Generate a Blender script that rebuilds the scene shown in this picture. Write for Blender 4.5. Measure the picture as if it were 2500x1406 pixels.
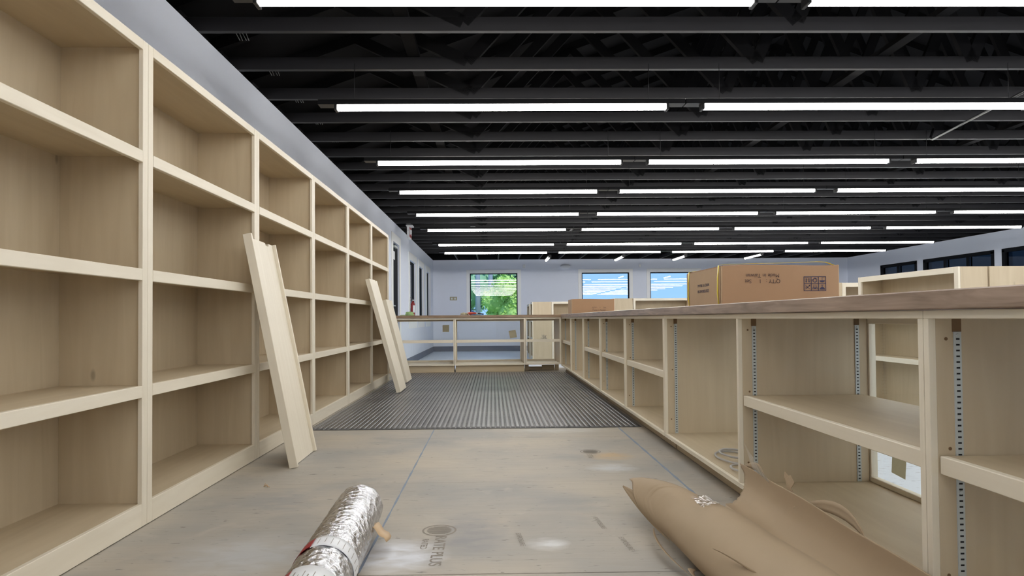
import bpy, bmesh, math, random
from mathutils import Vector, Matrix
random.seed(7)
PI = math.pi
S = bpy.context.scene
C = S.collection
for o in list(bpy.data.objects): bpy.data.objects.remove(o)

# ------------------------------------------------------------------ camera
F, CX, CY, YAW, PITCH, ROLL, CAMH = 1507.0, 1225.98, 748.74, .0150, .0191, .0079, .8608
fw = Vector((math.sin(YAW)*math.cos(PITCH), math.cos(YAW)*math.cos(PITCH), math.sin(PITCH)))
r0 = Vector((math.cos(YAW), -math.sin(YAW), 0)); u0 = r0.cross(fw)
rt = r0*math.cos(ROLL) - u0*math.sin(ROLL); up = u0*math.cos(ROLL) + r0*math.sin(ROLL)
cam_data = bpy.data.cameras.new('camera'); cam = bpy.data.objects.new('camera', cam_data); C.objects.link(cam)
cam.matrix_world = Matrix(((rt.x, up.x, -fw.x, 0), (rt.y, up.y, -fw.y, 0), (rt.z, up.z, -fw.z, CAMH), (0, 0, 0, 1)))
cam_data.sensor_width = 36; cam_data.lens = F/2500*36
cam_data.shift_x = (1250-CX)/2500; cam_data.shift_y = (CY-703)/2500
cam_data.clip_start = .05; cam_data.clip_end = 300
S.camera = cam

# ------------------------------------------------------------------ world, sun, exposure
w = bpy.data.worlds.new('sky'); S.world = w; w.use_nodes = True
wn = w.node_tree.nodes; wl = w.node_tree.links
bg = wn['Background']
tcw = wn.new('ShaderNodeTexCoord'); sepw = wn.new('ShaderNodeSeparateXYZ'); rw = wn.new('ShaderNodeValToRGB')
wl.new(tcw.outputs['Generated'], sepw.inputs[0]); wl.new(sepw.outputs['Z'], rw.inputs[0])
rw.color_ramp.elements[0].position = 0.0; rw.color_ramp.elements[0].color = (.30, .56, 1.0, 1)
rw.color_ramp.elements[1].position = .8; rw.color_ramp.elements[1].color = (.24, .48, 1.0, 1)
wl.new(rw.outputs[0], bg.inputs[0]); bg.inputs[1].default_value = 2.3
sun_d = bpy.data.lights.new('sun', 'SUN'); sun = bpy.data.objects.new('sun', sun_d); C.objects.link(sun)
sun_d.energy = 4.5; sun_d.angle = .01; sun_d.color = (1, .95, .86)
sun.rotation_euler = Vector((.35, -1.0, 1.15)).to_track_quat('Z', 'Y').to_euler(); sun.location = (0, -20, 25)
S.view_settings.view_transform = 'Standard'; S.view_settings.look = 'None'
S.view_settings.gamma = 1; S.view_settings.use_curve_mapping = False
S.view_settings.exposure = 0.0
LAMP = 29.0

# ------------------------------------------------------------------ materials
def new_mat(name):
    m = bpy.data.materials.new(name); m.use_nodes = True
    return m, m.node_tree.nodes, m.node_tree.links, m.node_tree.nodes['Principled BSDF']
def lin(r, g, b):
    f = lambda c: (c/255/12.92 if c/255 <= .04045 else ((c/255+.055)/1.055)**2.4)
    return (f(r), f(g), f(b), 1)
def plain(name, col, rough=.5, metal=0, var=.06, scale=6, bump=0, bscale=60, spec=.5):
    m, n, l, b = new_mat(name)
    tc = n.new('ShaderNodeTexCoord'); no = n.new('ShaderNodeTexNoise'); no.inputs['Scale'].default_value = scale; no.inputs['Detail'].default_value = 5
    l.new(tc.outputs['Object'], no.inputs['Vector'])
    mx = n.new('ShaderNodeMix'); mx.data_type = 'RGBA'
    mx.inputs[6].default_value = tuple(c*(1-var) for c in col[:3])+(1,); mx.inputs[7].default_value = tuple(min(1, c*(1+var)) for c in col[:3])+(1,)
    l.new(no.outputs['Fac'], mx.inputs[0]); l.new(mx.outputs[2], b.inputs['Base Color'])
    b.inputs['Roughness'].default_value = rough; b.inputs['Metallic'].default_value = metal; b.inputs['Specular IOR Level'].default_value = spec
    if bump:
        n2 = n.new('ShaderNodeTexNoise'); n2.inputs['Scale'].default_value = bscale; l.new(tc.outputs['Object'], n2.inputs['Vector'])
        bp = n.new('ShaderNodeBump'); bp.inputs['Strength'].default_value = bump; bp.inputs['Distance'].default_value = .01
        l.new(n2.outputs['Fac'], bp.inputs['Height']); l.new(bp.outputs[0], b.inputs['Normal'])
    return m
def wood(name, dark, light, axis='Z', rough=.55, streak=14, lo=.05, hi=.95, knots=True, blotch=.35, bscale=1.6):
    m, n, l, b = new_mat(name)
    tc = n.new('ShaderNodeTexCoord'); oi = n.new('ShaderNodeObjectInfo')
    mul = n.new('ShaderNodeMath'); mul.operation = 'MULTIPLY'; mul.inputs[1].default_value = 37.0; l.new(oi.outputs['Random'], mul.inputs[0])
    add = n.new('ShaderNodeVectorMath'); l.new(tc.outputs['Object'], add.inputs[0]); l.new(mul.outputs[0], add.inputs[1])
    mp = n.new('ShaderNodeMapping'); sc = [streak]*3; sc['XYZ'.index(axis)] = streak*.09; mp.inputs['Scale'].default_value = sc
    l.new(add.outputs[0], mp.inputs[0])
    n1 = n.new('ShaderNodeTexNoise'); n1.inputs['Scale'].default_value = 1.0; n1.inputs['Detail'].default_value = 7; n1.inputs['Distortion'].default_value = 1.2
    l.new(mp.outputs[0], n1.inputs['Vector'])
    n2 = n.new('ShaderNodeTexNoise'); n2.inputs['Scale'].default_value = bscale; n2.inputs['Detail'].default_value = 3; l.new(add.outputs[0], n2.inputs['Vector'])
    ma = n.new('ShaderNodeMix'); ma.inputs[0].default_value = blotch; l.new(n1.outputs['Fac'], ma.inputs[2]); l.new(n2.outputs['Fac'], ma.inputs[3])
    cr = n.new('ShaderNodeValToRGB'); cr.color_ramp.elements[0].position = lo; cr.color_ramp.elements[0].color = dark
    cr.color_ramp.elements[1].position = hi; cr.color_ramp.elements[1].color = light
    l.new(ma.outputs[0], cr.inputs[0]); out = cr.outputs[0]
    if knots:
        v = n.new('ShaderNodeTexVoronoi'); v.inputs['Scale'].default_value = 2.3
        mk = n.new('ShaderNodeMapping'); ks = [1.6]*3; ks['XYZ'.index(axis)] = .7; mk.inputs['Scale'].default_value = ks
        l.new(add.outputs[0], mk.inputs[0]); l.new(mk.outputs[0], v.inputs['Vector'])
        kr = n.new('ShaderNodeMapRange'); kr.inputs[1].default_value = .02; kr.inputs[2].default_value = .05; kr.inputs[3].default_value = .55; kr.inputs[4].default_value = 0
        l.new(v.outputs['Distance'], kr.inputs[0])
        mk2 = n.new('ShaderNodeMix'); mk2.data_type = 'RGBA'; l.new(kr.outputs[0], mk2.inputs[0]); l.new(out, mk2.inputs[6])
        mk2.inputs[7].default_value = tuple(c*.45 for c in dark[:3])+(1,); out = mk2.outputs[2]
    l.new(out, b.inputs['Base Color']); b.inputs['Roughness'].default_value = rough
    bp = n.new('ShaderNodeBump'); bp.inputs['Strength'].default_value = .06; bp.inputs['Distance'].default_value = .005
    l.new(n1.outputs['Fac'], bp.inputs['Height']); l.new(bp.outputs[0], b.inputs['Normal'])
    return m
PLY = (lin(180, 161, 132), lin(212, 197, 168)); NOSE = (lin(220, 209, 186), lin(240, 232, 214))
M = {}
M['ply_z'] = wood('birch_ply_upright', *PLY, 'Z'); M['ply_y'] = wood('birch_ply_long', *PLY, 'Y'); M['ply_x'] = wood('birch_ply_cross', *PLY, 'X')
M['nose_y'] = wood('maple_edge_long', *NOSE, 'Y', streak=20, knots=False, blotch=.25); M['nose_z'] = wood('maple_edge_upright', *NOSE, 'Z', streak=20, knots=False, blotch=.25)
M['nose_x'] = wood('maple_edge_cross', *NOSE, 'X', streak=20, knots=False, blotch=.25)
M['top_y'] = wood('walnut_laminate_long', lin(124, 106, 92), lin(174, 152, 136), 'Y', rough=.32, streak=34, lo=.32, hi=.68, knots=False, blotch=.15)
M['top_x'] = wood('walnut_laminate_cross', lin(108, 86, 64), lin(158, 132, 106), 'X', rough=.42, streak=34, lo=.32, hi=.68, knots=False, blotch=.15)
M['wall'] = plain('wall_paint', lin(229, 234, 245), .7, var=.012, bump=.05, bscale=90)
M['trim'] = plain('white_trim', lin(246, 246, 244), .5, var=.01)
M['base'] = plain('grey_vinyl_base', lin(98, 106, 124), .45, var=.08)
M['black'] = plain('black_ceiling_paint', lin(30, 29, 32), .55, var=.25, scale=3); M['black_shaded'] = plain('black_paint_shaded', lin(17, 17, 19), .8, var=.25, scale=3, spec=.2)  # second black is a darker copy, with overhead shade put into its colour
M['blackmetal'] = plain('black_fixture_metal', lin(26, 26, 28), .4, var=.1)
M['frame'] = plain('black_window_frame', lin(20, 22, 26), .7, var=.1, spec=.15)
M['steel'] = plain('zinc_steel', lin(190, 196, 194), .4, .12, var=.05)
M['dark'] = plain('dark_slot', lin(10, 10, 12), .8, var=.1)
M['hole'] = plain('screw_hole', lin(116, 90, 60), .7)
M['white'] = plain('white_plastic', lin(232, 234, 236), .4, var=.01)
M['red'] = plain('red_enamel', lin(128, 24, 26), .3, var=.05)
M['redlabel'] = plain('red_print', lin(150, 40, 40), .5, var=.2, scale=30)
M['kraft'] = plain('kraft_paper', lin(174, 153, 125), .72, var=.07, scale=4, bump=.1, bscale=14)
M['carton'] = plain('corrugated_carton', lin(160, 126, 94), .7, var=.05, scale=5, bump=.04, bscale=40)
M['carton_light'] = plain('corrugated_carton_end', lin(176, 148, 116), .7, var=.06, scale=6, bump=.08, bscale=20)
M['ink'] = plain('blue_black_ink', lin(44, 40, 70), .6)
M['brownink'] = plain('brown_ink', lin(70, 50, 44), .6)
M['strap'] = plain('yellow_strap', lin(226, 204, 52), .35, var=.03)
M['cable'] = plain('grey_cable', lin(180, 178, 176), .45)
M['paper'] = plain('tan_paper_sticker', lin(176, 168, 140), .8, var=.12, scale=60)
def translucent(name, col):
    m = plain(name, col, .8, var=.12, scale=60); n, l = m.node_tree.nodes, m.node_tree.links
    tr = n.new('ShaderNodeBsdfTranslucent'); tr.inputs[0].default_value = col; mx = n.new('ShaderNodeMixShader'); mx.inputs[0].default_value = .5
    l.new(n['Principled BSDF'].outputs[0], mx.inputs[1]); l.new(tr.outputs[0], mx.inputs[2]); l.new(mx.outputs[0], n['Material Output'].inputs[0]); return m
M['thinpaper'] = translucent('thin_paper', lin(224, 218, 198))
M['tape'] = plain('tan_masking_tape', lin(206, 176, 138), .6)
M['green'] = plain('green_cloth', lin(150, 180, 122), .85, var=.25, scale=40)
M['plier'] = plain('red_rubber_grip', lin(206, 84, 66), .5)
M['blue'] = plain('blue_chalk', lin(136, 148, 164), .8, var=.2, scale=30)
M['stamp'] = plain('faded_stamp_ink', lin(148, 140, 129), .8, var=.14, scale=50)
M['joint'] = plain('dark_joint', lin(46, 46, 52), .8)
M['door'] = plain('dark_door', lin(30, 32, 36), .8, var=.1, spec=.1)
M['bark'] = plain('bark', lin(96, 84, 70), .9, var=.3)
M['grass'] = plain('lawn', lin(96, 140, 66), .95, var=.3, scale=2)
M['house'] = plain('pale_siding', lin(196, 206, 220), .7)
M['roof'] = plain('blue_grey_roof', lin(110, 128, 160), .8)
M['pole'] = plain('weathered_pole', lin(150, 160, 172), .8)
M['leaf_light'] = plain('bright_leaf', lin(190, 226, 124), .6, var=.25, scale=3)  # leaf colours lightened to stand in for outdoor haze and overexposure
M['leaf_mid'] = plain('mid_leaf', lin(146, 190, 152), .6, var=.3, scale=2)
M['leaf_dark'] = plain('dark_leaf', lin(98, 140, 128), .6, var=.3, scale=2)

def glass(name, tint, ior=1.5, rough=.0, boost=1.0):
    m, n, l, b = new_mat(name); n.remove(b); out = n['Material Output']
    lw = n.new('ShaderNodeLayerWeight'); lw.inputs[0].default_value = .5
    pw = n.new('ShaderNodeMath'); pw.operation = 'POWER'; pw.inputs[1].default_value = 5; l.new(lw.outputs['Facing'], pw.inputs[0])
    f0 = ((ior-1)/(ior+1))**2*boost; mu = n.new('ShaderNodeMath'); mu.operation = 'MULTIPLY_ADD'; mu.inputs[1].default_value = 1-f0; mu.inputs[2].default_value = f0; l.new(pw.outputs[0], mu.inputs[0])
    t = n.new('ShaderNodeBsdfTransparent'); t.inputs[0].default_value = tint
    g = n.new('ShaderNodeBsdfGlossy'); g.inputs['Roughness'].default_value = rough
    mx = n.new('ShaderNodeMixShader'); l.new(mu.outputs[0], mx.inputs[0]); l.new(t.outputs[0], mx.inputs[1]); l.new(g.outputs[0], mx.inputs[2]); l.new(mx.outputs[0], out.inputs[0])
    return m
M['glass'] = glass('clear_glass', (.96, .98, .98, 1), boost=1.0)
M['winglass'] = glass('window_glass', (.74, .74, .72, 1), boost=.7)
M['dim_room'] = glass('dim_room_glass', (.10, .11, .12, 1), boost=1.6)  # dark tint stands in for the unlit room behind the panes
M['dim_room2'] = glass('blue_grey_glass', (.90, .93, .95, 1), boost=1.0)
M['cello'] = glass('clear_packing_tape', (.95, .94, .9, 1), rough=.2, boost=8)

def emit(name, col, st):
    m, n, l, b = new_mat(name)
    b.inputs['Base Color'].default_value = (.9, .9, .9, 1); b.inputs['Emission Color'].default_value = col; b.inputs['Emission Strength'].default_value = st
    return m
M['lamp'] = emit('lit_tube', (1, .98, .95, 1), LAMP)

def foil():
    m, n, l, b = new_mat('crinkled_foil')
    b.inputs['Base Color'].default_value = (.74, .74, .76, 1); b.inputs['Metallic'].default_value = 1; b.inputs['Roughness'].default_value = .15
    tc = n.new('ShaderNodeTexCoord'); mp = n.new('ShaderNodeMapping'); mp.inputs['Scale'].default_value = (34, 52, 34); mp.inputs['Rotation'].default_value = (0, 0, .5)
    l.new(tc.outputs['Object'], mp.inputs[0])
    v = n.new('ShaderNodeTexVoronoi'); v.feature = 'F1'; v.inputs['Scale'].default_value = 1.0; l.new(mp.outputs[0], v.inputs['Vector'])
    no = n.new('ShaderNodeTexNoise'); no.inputs['Scale'].default_value = 2.2; no.inputs['Detail'].default_value = 4; l.new(mp.outputs[0], no.inputs['Vector'])
    mx = n.new('ShaderNodeMix'); mx.inputs[0].default_value = .5; l.new(v.outputs['Distance'], mx.inputs[2]); l.new(no.outputs['Fac'], mx.inputs[3])
    bp = n.new('ShaderNodeBump'); bp.inputs['Strength'].default_value = 1.0; bp.inputs['Distance'].default_value = .012
    l.new(mx.outputs[0], bp.inputs['Height']); l.new(bp.outputs[0], b.inputs['Normal'])
    return m
M['foil'] = foil()
def rubber():
    m, n, l, b = new_mat('black_rubber')
    tc = n.new('ShaderNodeTexCoord'); no = n.new('ShaderNodeTexNoise'); no.inputs['Scale'].default_value = 2.2; no.inputs['Detail'].default_value = 6
    l.new(tc.outputs['Object'], no.inputs['Vector'])
    cr = n.new('ShaderNodeValToRGB'); cr.color_ramp.elements[0].position = .35; cr.color_ramp.elements[0].color = lin(74, 74, 76)
    cr.color_ramp.elements[1].position = .7; cr.color_ramp.elements[1].color = lin(112, 111, 110)
    l.new(no.outputs['Fac'], cr.inputs[0]); l.new(cr.outputs[0], b.inputs['Base Color'])
    b.inputs['Roughness'].default_value = .28; b.inputs['Specular IOR Level'].default_value = .7
    return m
M['rubber'] = rubber()
def floor_ply():
    m, n, l, b = new_mat('worn_plywood_floor')
    tc = n.new('ShaderNodeTexCoord'); co = tc.outputs['Object']
    def noise(scale, vec, detail=6, dist=0):
        mp = n.new('ShaderNodeMapping'); mp.inputs['Scale'].default_value = vec; l.new(co, mp.inputs[0])
        x = n.new('ShaderNodeTexNoise'); x.inputs['Scale'].default_value = scale; x.inputs['Detail'].default_value = detail; x.inputs['Distortion'].default_value = dist
        l.new(mp.outputs[0], x.inputs['Vector']); return x.outputs['Fac']
    def ramp(src, p0, c0, p1, c1):
        r = n.new('ShaderNodeValToRGB'); r.color_ramp.elements[0].position = p0; r.color_ramp.elements[0].color = c0
        r.color_ramp.elements[1].position = p1; r.color_ramp.elements[1].color = c1; l.new(src, r.inputs[0]); return r.outputs[0]
    def mix(f, a, bb, mode='MIX'):
        x = n.new('ShaderNodeMix'); x.data_type = 'RGBA'; x.blend_type = mode
        if isinstance(f, float): x.inputs[0].default_value = f
        else: l.new(f, x.inputs[0])
        for s, v in ((6, a), (7, bb)):
            if isinstance(v, tuple): x.inputs[s].default_value = v
            else: l.new(v, x.inputs[s])
        return x.outputs[2]
    W, K = (1, 1, 1, 1), (0, 0, 0, 1)
    col = ramp(noise(1.3, (1, 1.4, 1), 5), .33, lin(163, 160, 153), .66, lin(189, 179, 162))
    col = mix(ramp(noise(2.0, (1.5, 22, 1), 8, .8), .45, K, .8, (.3, .3, .3, 1)), col, lin(160, 148, 130))
    col = mix(ramp(noise(1.9, (1, 1.6, 1), 7, .4), .55, K, .76, (.55, .55, .55, 1)), col, lin(140, 140, 139))
    col = mix(ramp(noise(9, (1.4, 6, 1), 5, .6), .655, K, .73, (.75, .75, .75, 1)), col, lin(112, 107, 101))
    col = mix(ramp(noise(22, (1, 3, 1), 4, .5), .68, K, .74, (.75, .75, .75, 1)), col, lin(104, 96, 86))
    col = mix(ramp(noise(5, (1, 1, 1), 8, .6), .62, K, .80, (.5, .5, .5, 1)), col, lin(200, 192, 178))
    def spot(x, y, rx, ry, c, st, nscale=9):
        mp = n.new('ShaderNodeMapping'); mp.vector_type = 'POINT'; mp.inputs['Location'].default_value = (-x/rx, -y/ry, 0); mp.inputs['Scale'].default_value = (1/rx, 1/ry, 0); l.new(co, mp.inputs[0])
        g = n.new('ShaderNodeTexGradient'); g.gradient_type = 'SPHERICAL'; l.new(mp.outputs[0], g.inputs[0])
        mu = n.new('ShaderNodeMath'); mu.operation = 'MULTIPLY'; l.new(g.outputs['Fac'], mu.inputs[0]); l.new(noise(nscale, (1, 2, 1), 8, .5), mu.inputs[1])
        f = n.new('ShaderNodeMapRange'); f.inputs[1].default_value = .08; f.inputs[2].default_value = .4; f.inputs[4].default_value = st; l.new(mu.outputs[0], f.inputs[0])
        return mix(f.outputs[0], col, c)
    for a in ((-.37, 2.27, .26, .22, lin(222, 224, 228), .95), (.20, 2.37, .11, .09, lin(222, 222, 220), .9), (.68, 3.55, .2, .14, lin(206, 208, 208), .7), (.72, 3.85, .2, .16, lin(206, 172, 118), .6),
              (-.9, 2.3, .4, .3, lin(196, 198, 200), .5), (.5, 4.75, .5, .16, lin(208, 206, 198), .6), (-.1, 2.5, .2, .35, lin(140, 140, 142), .6), (-1.0, 3.0, .3, .3, lin(140, 142, 144), .5), (.35, 2.9, .25, .2, lin(146, 146, 144), .5), (-1.1, 3.95, .35, .3, lin(150, 148, 144), .5)):
        col = spot(*a)
    l.new(col, b.inputs['Base Color']); b.inputs['Roughness'].default_value = .62
    bp = n.new('ShaderNodeBump'); bp.inputs['Strength'].default_value = .12; bp.inputs['Distance'].default_value = .004
    l.new(noise(12, (1, 6, 1), 6, .3), bp.inputs['Height']); l.new(bp.outputs[0], b.inputs['Normal'])
    return m
M['floor'] = floor_ply()
def shop_floor():
    m, n, l, b = new_mat('whitewashed_shop_floor')
    tc = n.new('ShaderNodeTexCoord'); mp = n.new('ShaderNodeMapping'); mp.inputs['Scale'].default_value = (8, 30, 1); l.new(tc.outputs['Object'], mp.inputs[0])
    no = n.new('ShaderNodeTexNoise'); no.inputs['Scale'].default_value = 2.0; no.inputs['Detail'].default_value = 5; l.new(mp.outputs[0], no.inputs['Vector'])
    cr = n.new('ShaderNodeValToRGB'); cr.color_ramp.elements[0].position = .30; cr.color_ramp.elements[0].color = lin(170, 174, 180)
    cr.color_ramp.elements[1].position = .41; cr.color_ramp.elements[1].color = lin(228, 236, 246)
    l.new(no.outputs['Fac'], cr.inputs[0]); l.new(cr.outputs[0], b.inputs['Base Color']); b.inputs['Roughness'].default_value = .4
    return m
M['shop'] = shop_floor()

# ------------------------------------------------------------------ helpers
def link(name, me, mat, parent=None):
    o = bpy.data.objects.new(name, me); C.objects.link(o)
    if mat and not me.materials: me.materials.append(M[mat] if isinstance(mat, str) else mat)
    if parent: o.parent = parent
    return o
def tag(o, label, cat, group=None):
    o['label'] = label; o['category'] = cat
    if group: o['group'] = group
    return o
def thing(name, label, cat, loc=(0, 0, 0), rz=0, group=None):
    o = bpy.data.objects.new(name, None); C.objects.link(o); o.location = loc; o.rotation_euler = (0, 0, rz); o.empty_display_size = .1
    return tag(o, label, cat, group)
def to_mesh(name, bm, smooth=False):
    me = bpy.data.meshes.new(name); bmesh.ops.recalc_face_normals(bm, faces=bm.faces); bm.to_mesh(me); bm.free()
    if smooth:
        for p in me.polygons: p.use_smooth = True
    return me
BEV = {}
def box_mesh(x0, x1, y0, y1, z0, z1, bev=.0015):
    bm = bmesh.new(); add_box(bm, x0, x1, y0, y1, z0, z1)
    if bev: bmesh.ops.bevel(bm, geom=list(bm.edges), offset=bev, segments=1, affect='EDGES')
    return to_mesh('box', bm)
def add_box(bm, x0, x1, y0, y1, z0, z1, mtx=None):
    v = [bm.verts.new((x, y, z)) for x in (x0, x1) for y in (y0, y1) for z in (z0, z1)]
    for f in ((0, 1, 3, 2), (4, 6, 7, 5), (0, 4, 5, 1), (2, 3, 7, 6), (0, 2, 6, 4), (1, 5, 7, 3)): bm.faces.new([v[i] for i in f])
    if mtx: bmesh.ops.transform(bm, matrix=mtx, verts=v)
    return v
def box(name, x0, x1, y0, y1, z0, z1, mat, parent=None, bev=.0015):
    return link(name, box_mesh(x0, x1, y0, y1, z0, z1, bev), mat, parent)
def add_cyl(bm, p0, p1, r0, r1=None, seg=12, caps=True):
    p0, p1 = Vector(p0), Vector(p1); r1 = r0 if r1 is None else r1
    q = (p1-p0).normalized().to_track_quat('Z', 'Y'); rings = []
    for p, r in ((p0, r0), (p1, r1)):
        rings.append([bm.verts.new(p + q @ Vector((r*math.cos(2*PI*i/seg), r*math.sin(2*PI*i/seg), 0))) for i in range(seg)])
    for i in range(seg): bm.faces.new((rings[0][i], rings[0][(i+1) % seg], rings[1][(i+1) % seg], rings[1][i]))
    if caps: bm.faces.new(rings[0]); bm.faces.new(rings[1])
def cyl(name, p0, p1, r, mat, parent=None, r1=None, seg=14):
    bm = bmesh.new(); add_cyl(bm, p0, p1, r, r1, seg); me = to_mesh('cyl', bm, True)
    o = link(name, me, mat, parent); return o
def tube(name, pts, r, mat, parent=None, seg=8, cyclic=False):
    bm = bmesh.new(); pts = [Vector(p) for p in pts]; rings = []
    for i, p in enumerate(pts):
        a = pts[max(i-1, 0)]; b = pts[min(i+1, len(pts)-1)]; d = (b-a).normalized()
        q = d.to_track_quat('Z', 'Y'); rings.append([bm.verts.new(p + q @ Vector((r*math.cos(2*PI*k/seg), r*math.sin(2*PI*k/seg), 0))) for k in range(seg)])
    for a, b in zip(rings, rings[1:]):
        for k in range(seg): bm.faces.new((a[k], a[(k+1) % seg], b[(k+1) % seg], b[k]))
    bm.faces.new(rings[0]); bm.faces.new(rings[-1])
    return link(name, to_mesh('tube', bm, True), mat, parent)
def prism(name, pts, d, mat, parent=None, axis='Z'):
    bm = bmesh.new(); d = Vector(d); a = [bm.verts.new(p) for p in pts]; b = [bm.verts.new(Vector(p)+d) for p in pts]; n = len(pts)
    bm.faces.new(a); bm.faces.new(b)
    for i in range(n): bm.faces.new((a[i], a[(i+1) % n], b[(i+1) % n], b[i]))
    return link(name, to_mesh('prism', bm), mat, parent)
def sheet(name, grid, mat, parent=None, thick=.002, smooth=True):
    bm = bmesh.new(); V = [[bm.verts.new(p) for p in row] for row in grid]
    for a, b in zip(V, V[1:]):
        for i in range(len(a)-1): bm.faces.new((a[i], a[i+1], b[i+1], b[i]))
    o = link(name, to_mesh('sheet', bm, smooth), mat, parent)
    if thick: md = o.modifiers.new('thickness', 'SOLIDIFY'); md.thickness = thick; md.offset = 0
    return o
def copy_tree(o, parent=None):
    c = o.copy(); C.objects.link(c)
    if parent: c.parent = parent
    for ch in list(o.children): copy_tree(ch, c)
    return c
def structure(o): o['kind'] = 'structure'; return o
def text(name, s, size, mat, parent, mtx, align='CENTER', extrude=.0002, bold=False):
    cu = bpy.data.curves.new('lettering', 'FONT'); cu.body = s; cu.size = size; cu.align_x = align; cu.align_y = 'CENTER'; cu.extrude = extrude
    if bold: cu.offset = size*.012
    t = bpy.data.objects.new('tmp', cu); C.objects.link(t); bpy.context.view_layer.update()
    me = bpy.data.meshes.new_from_object(t.evaluated_get(bpy.context.evaluated_depsgraph_get())); bpy.data.objects.remove(t)
    me.materials.clear(); me.transform(mtx)
    return link(name, me, mat, parent)
def ordn(i): return ['nearest', 'second', 'third', 'fourth', 'fifth', 'sixth', 'seventh', 'eighth'][i]

# ------------------------------------------------------------------ setting: shell
XA, XB, YB, YN, ZC, ZF = -1.878, 11.29, 19.45, -3.0, 2.716, -.16
def holed_wall(name, axis, pos, thick, u0, u1, z0, z1, holes, mat='wall'):
    us = sorted({u0, u1, *[h[0] for h in holes], *[h[1] for h in holes]}); zs = sorted({z0, z1, *[h[2] for h in holes], *[h[3] for h in holes]})
    bm = bmesh.new()
    for a, b in zip(us, us[1:]):
        for c, d in zip(zs, zs[1:]):
            m = ((a+b)/2, (c+d)/2)
            if any(h[0] < m[0] < h[1] and h[2] < m[1] < h[3] for h in holes): continue
            if axis == 'X': add_box(bm, min(pos, pos+thick), max(pos, pos+thick), a, b, c, d)
            else: add_box(bm, a, b, min(pos, pos+thick), max(pos, pos+thick), c, d)
    return structure(link(name, to_mesh(name, bm), mat))
back_holes = [(-.72, .78, .87, 2.29), (2.813, 4.32, .87, 2.29), (4.983, 6.49, .87, 2.29)]
left_holes = [(11.63, 12.42, ZF, 2.34), (13.97, 15.08, .82, 2.21), (15.73, 16.68, .82, 2.21), (17.5, 18.35, .82, 2.21)]
right_holes = [(16.26, 17.73, .95, 2.285), (13.73, 15.95, .95, 2.285), (11.2, 13.45, .95, 2.285)]
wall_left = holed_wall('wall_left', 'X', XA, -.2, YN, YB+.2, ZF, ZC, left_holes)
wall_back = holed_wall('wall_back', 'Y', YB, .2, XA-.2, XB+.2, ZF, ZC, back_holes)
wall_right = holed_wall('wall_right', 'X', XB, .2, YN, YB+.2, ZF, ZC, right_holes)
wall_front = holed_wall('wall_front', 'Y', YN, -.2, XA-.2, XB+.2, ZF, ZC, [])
# floors: raised plywood platform and lower shop floor
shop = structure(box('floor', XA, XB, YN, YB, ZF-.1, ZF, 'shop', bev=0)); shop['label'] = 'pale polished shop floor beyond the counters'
deck = structure(box('floor', XA+.001, 1.90, YN, 10.75, ZF, -.012, 'joint', bev=0)); deck['label'] = 'worn plywood platform floor in the aisle'
ys = [YN, -1.45, -.25, .93, 2.10, 3.27, 4.48, 5.68, 10.75]
for j in range(len(ys)-1):
    xs = [XA+.001, -.465, 1.90] if 3 <= j <= 5 else [XA+.001, .75 if j % 2 else -.465, 1.90]
    for a, b in zip(xs, xs[1:]):
        g = .0011
        box('panel', a+.0012, b-.0012, ys[j]+(.003 if ys[j] == 2.10 else g), ys[j+1]-(.003 if ys[j+1] == 2.10 else g), -.012, 0, 'floor', deck, bev=.0008)
for x, y0_, y1_, wd in ((-.464, 2.12, 4.84, .009), (.975, 2.3, 4.84, .014)):
    bm = bmesh.new(); N = 40; rows = []
    for i in range(N+1):
        y = y0_+(y1_-y0_)*i/N; h = wd*(.5+.14*math.sin(i*1.7)+.1*random.uniform(-1, 1)); rows.append((bm.verts.new((x-h, y, .0008)), bm.verts.new((x+h, y, .0008))))
    for a, b in zip(rows, rows[1:]): bm.faces.new((a[0], a[1], b[1], b[0]))
    link('chalk_line', to_mesh('chalk_line', bm), 'blue', deck)
# grade stamps on the plywood
def stamp(cx, cy, s, words, rz):
    bm = bmesh.new(); N = 36
    for (ra, rb) in ((.062, .070),):
        a = [bm.verts.new((ra*math.cos(2*PI*i/N), ra*.95*math.sin(2*PI*i/N), 0)) for i in range(N)]; b = [bm.verts.new((rb*math.cos(2*PI*i/N), rb*.95*math.sin(2*PI*i/N), 0)) for i in range(N)]
        for i in range(N): bm.faces.new((a[i], a[(i+1) % N], b[(i+1) % N], b[i]))
    for k in range(-4, 5):
        hw = math.sqrt(max(0, .05**2-(k*.0105)**2))
        v = [bm.verts.new(p) for p in ((-hw, k*.0105-.003, 0), (hw, k*.0105-.003, 0), (hw, k*.0105+.003, 0), (-hw, k*.0105+.003, 0))]; bm.faces.new(v)
    mt = Matrix.Translation((cx, cy, .0008)) @ Matrix.Rotation(rz, 4, 'Z') @ Matrix.Scale(s, 4)
    bmesh.ops.transform(bm, matrix=mt, verts=bm.verts); link('stamp_ring', to_mesh('stamp', bm), 'stamp', deck)
    for (wd, dx, dy, sz) in words: text('stamp_lettering', wd, sz, 'stamp', deck, mt @ Matrix.Translation((dx, dy, 0)) @ Matrix.Rotation(-PI/2, 4, 'Z'), extrude=0, bold=True)
stamp(-.225, 2.535, 1.0, [('RATE PLUS', .012, -.215, .062), ('RATED', -.045, -.15, .035)], 0)
stamp(.62, 3.98, .95, [('PLUS', .02, .14, .05)], PI)
for (x, y) in ((.44, 2.6), (.5, 2.36), (.10, 2.42)): text('stamp_lettering', 'EXPOSURE', .03, 'stamp', deck, Matrix.Translation((x, y, .0008)) @ Matrix.Rotation(-PI/2+.1, 4, 'Z'), extrude=0)
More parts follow.
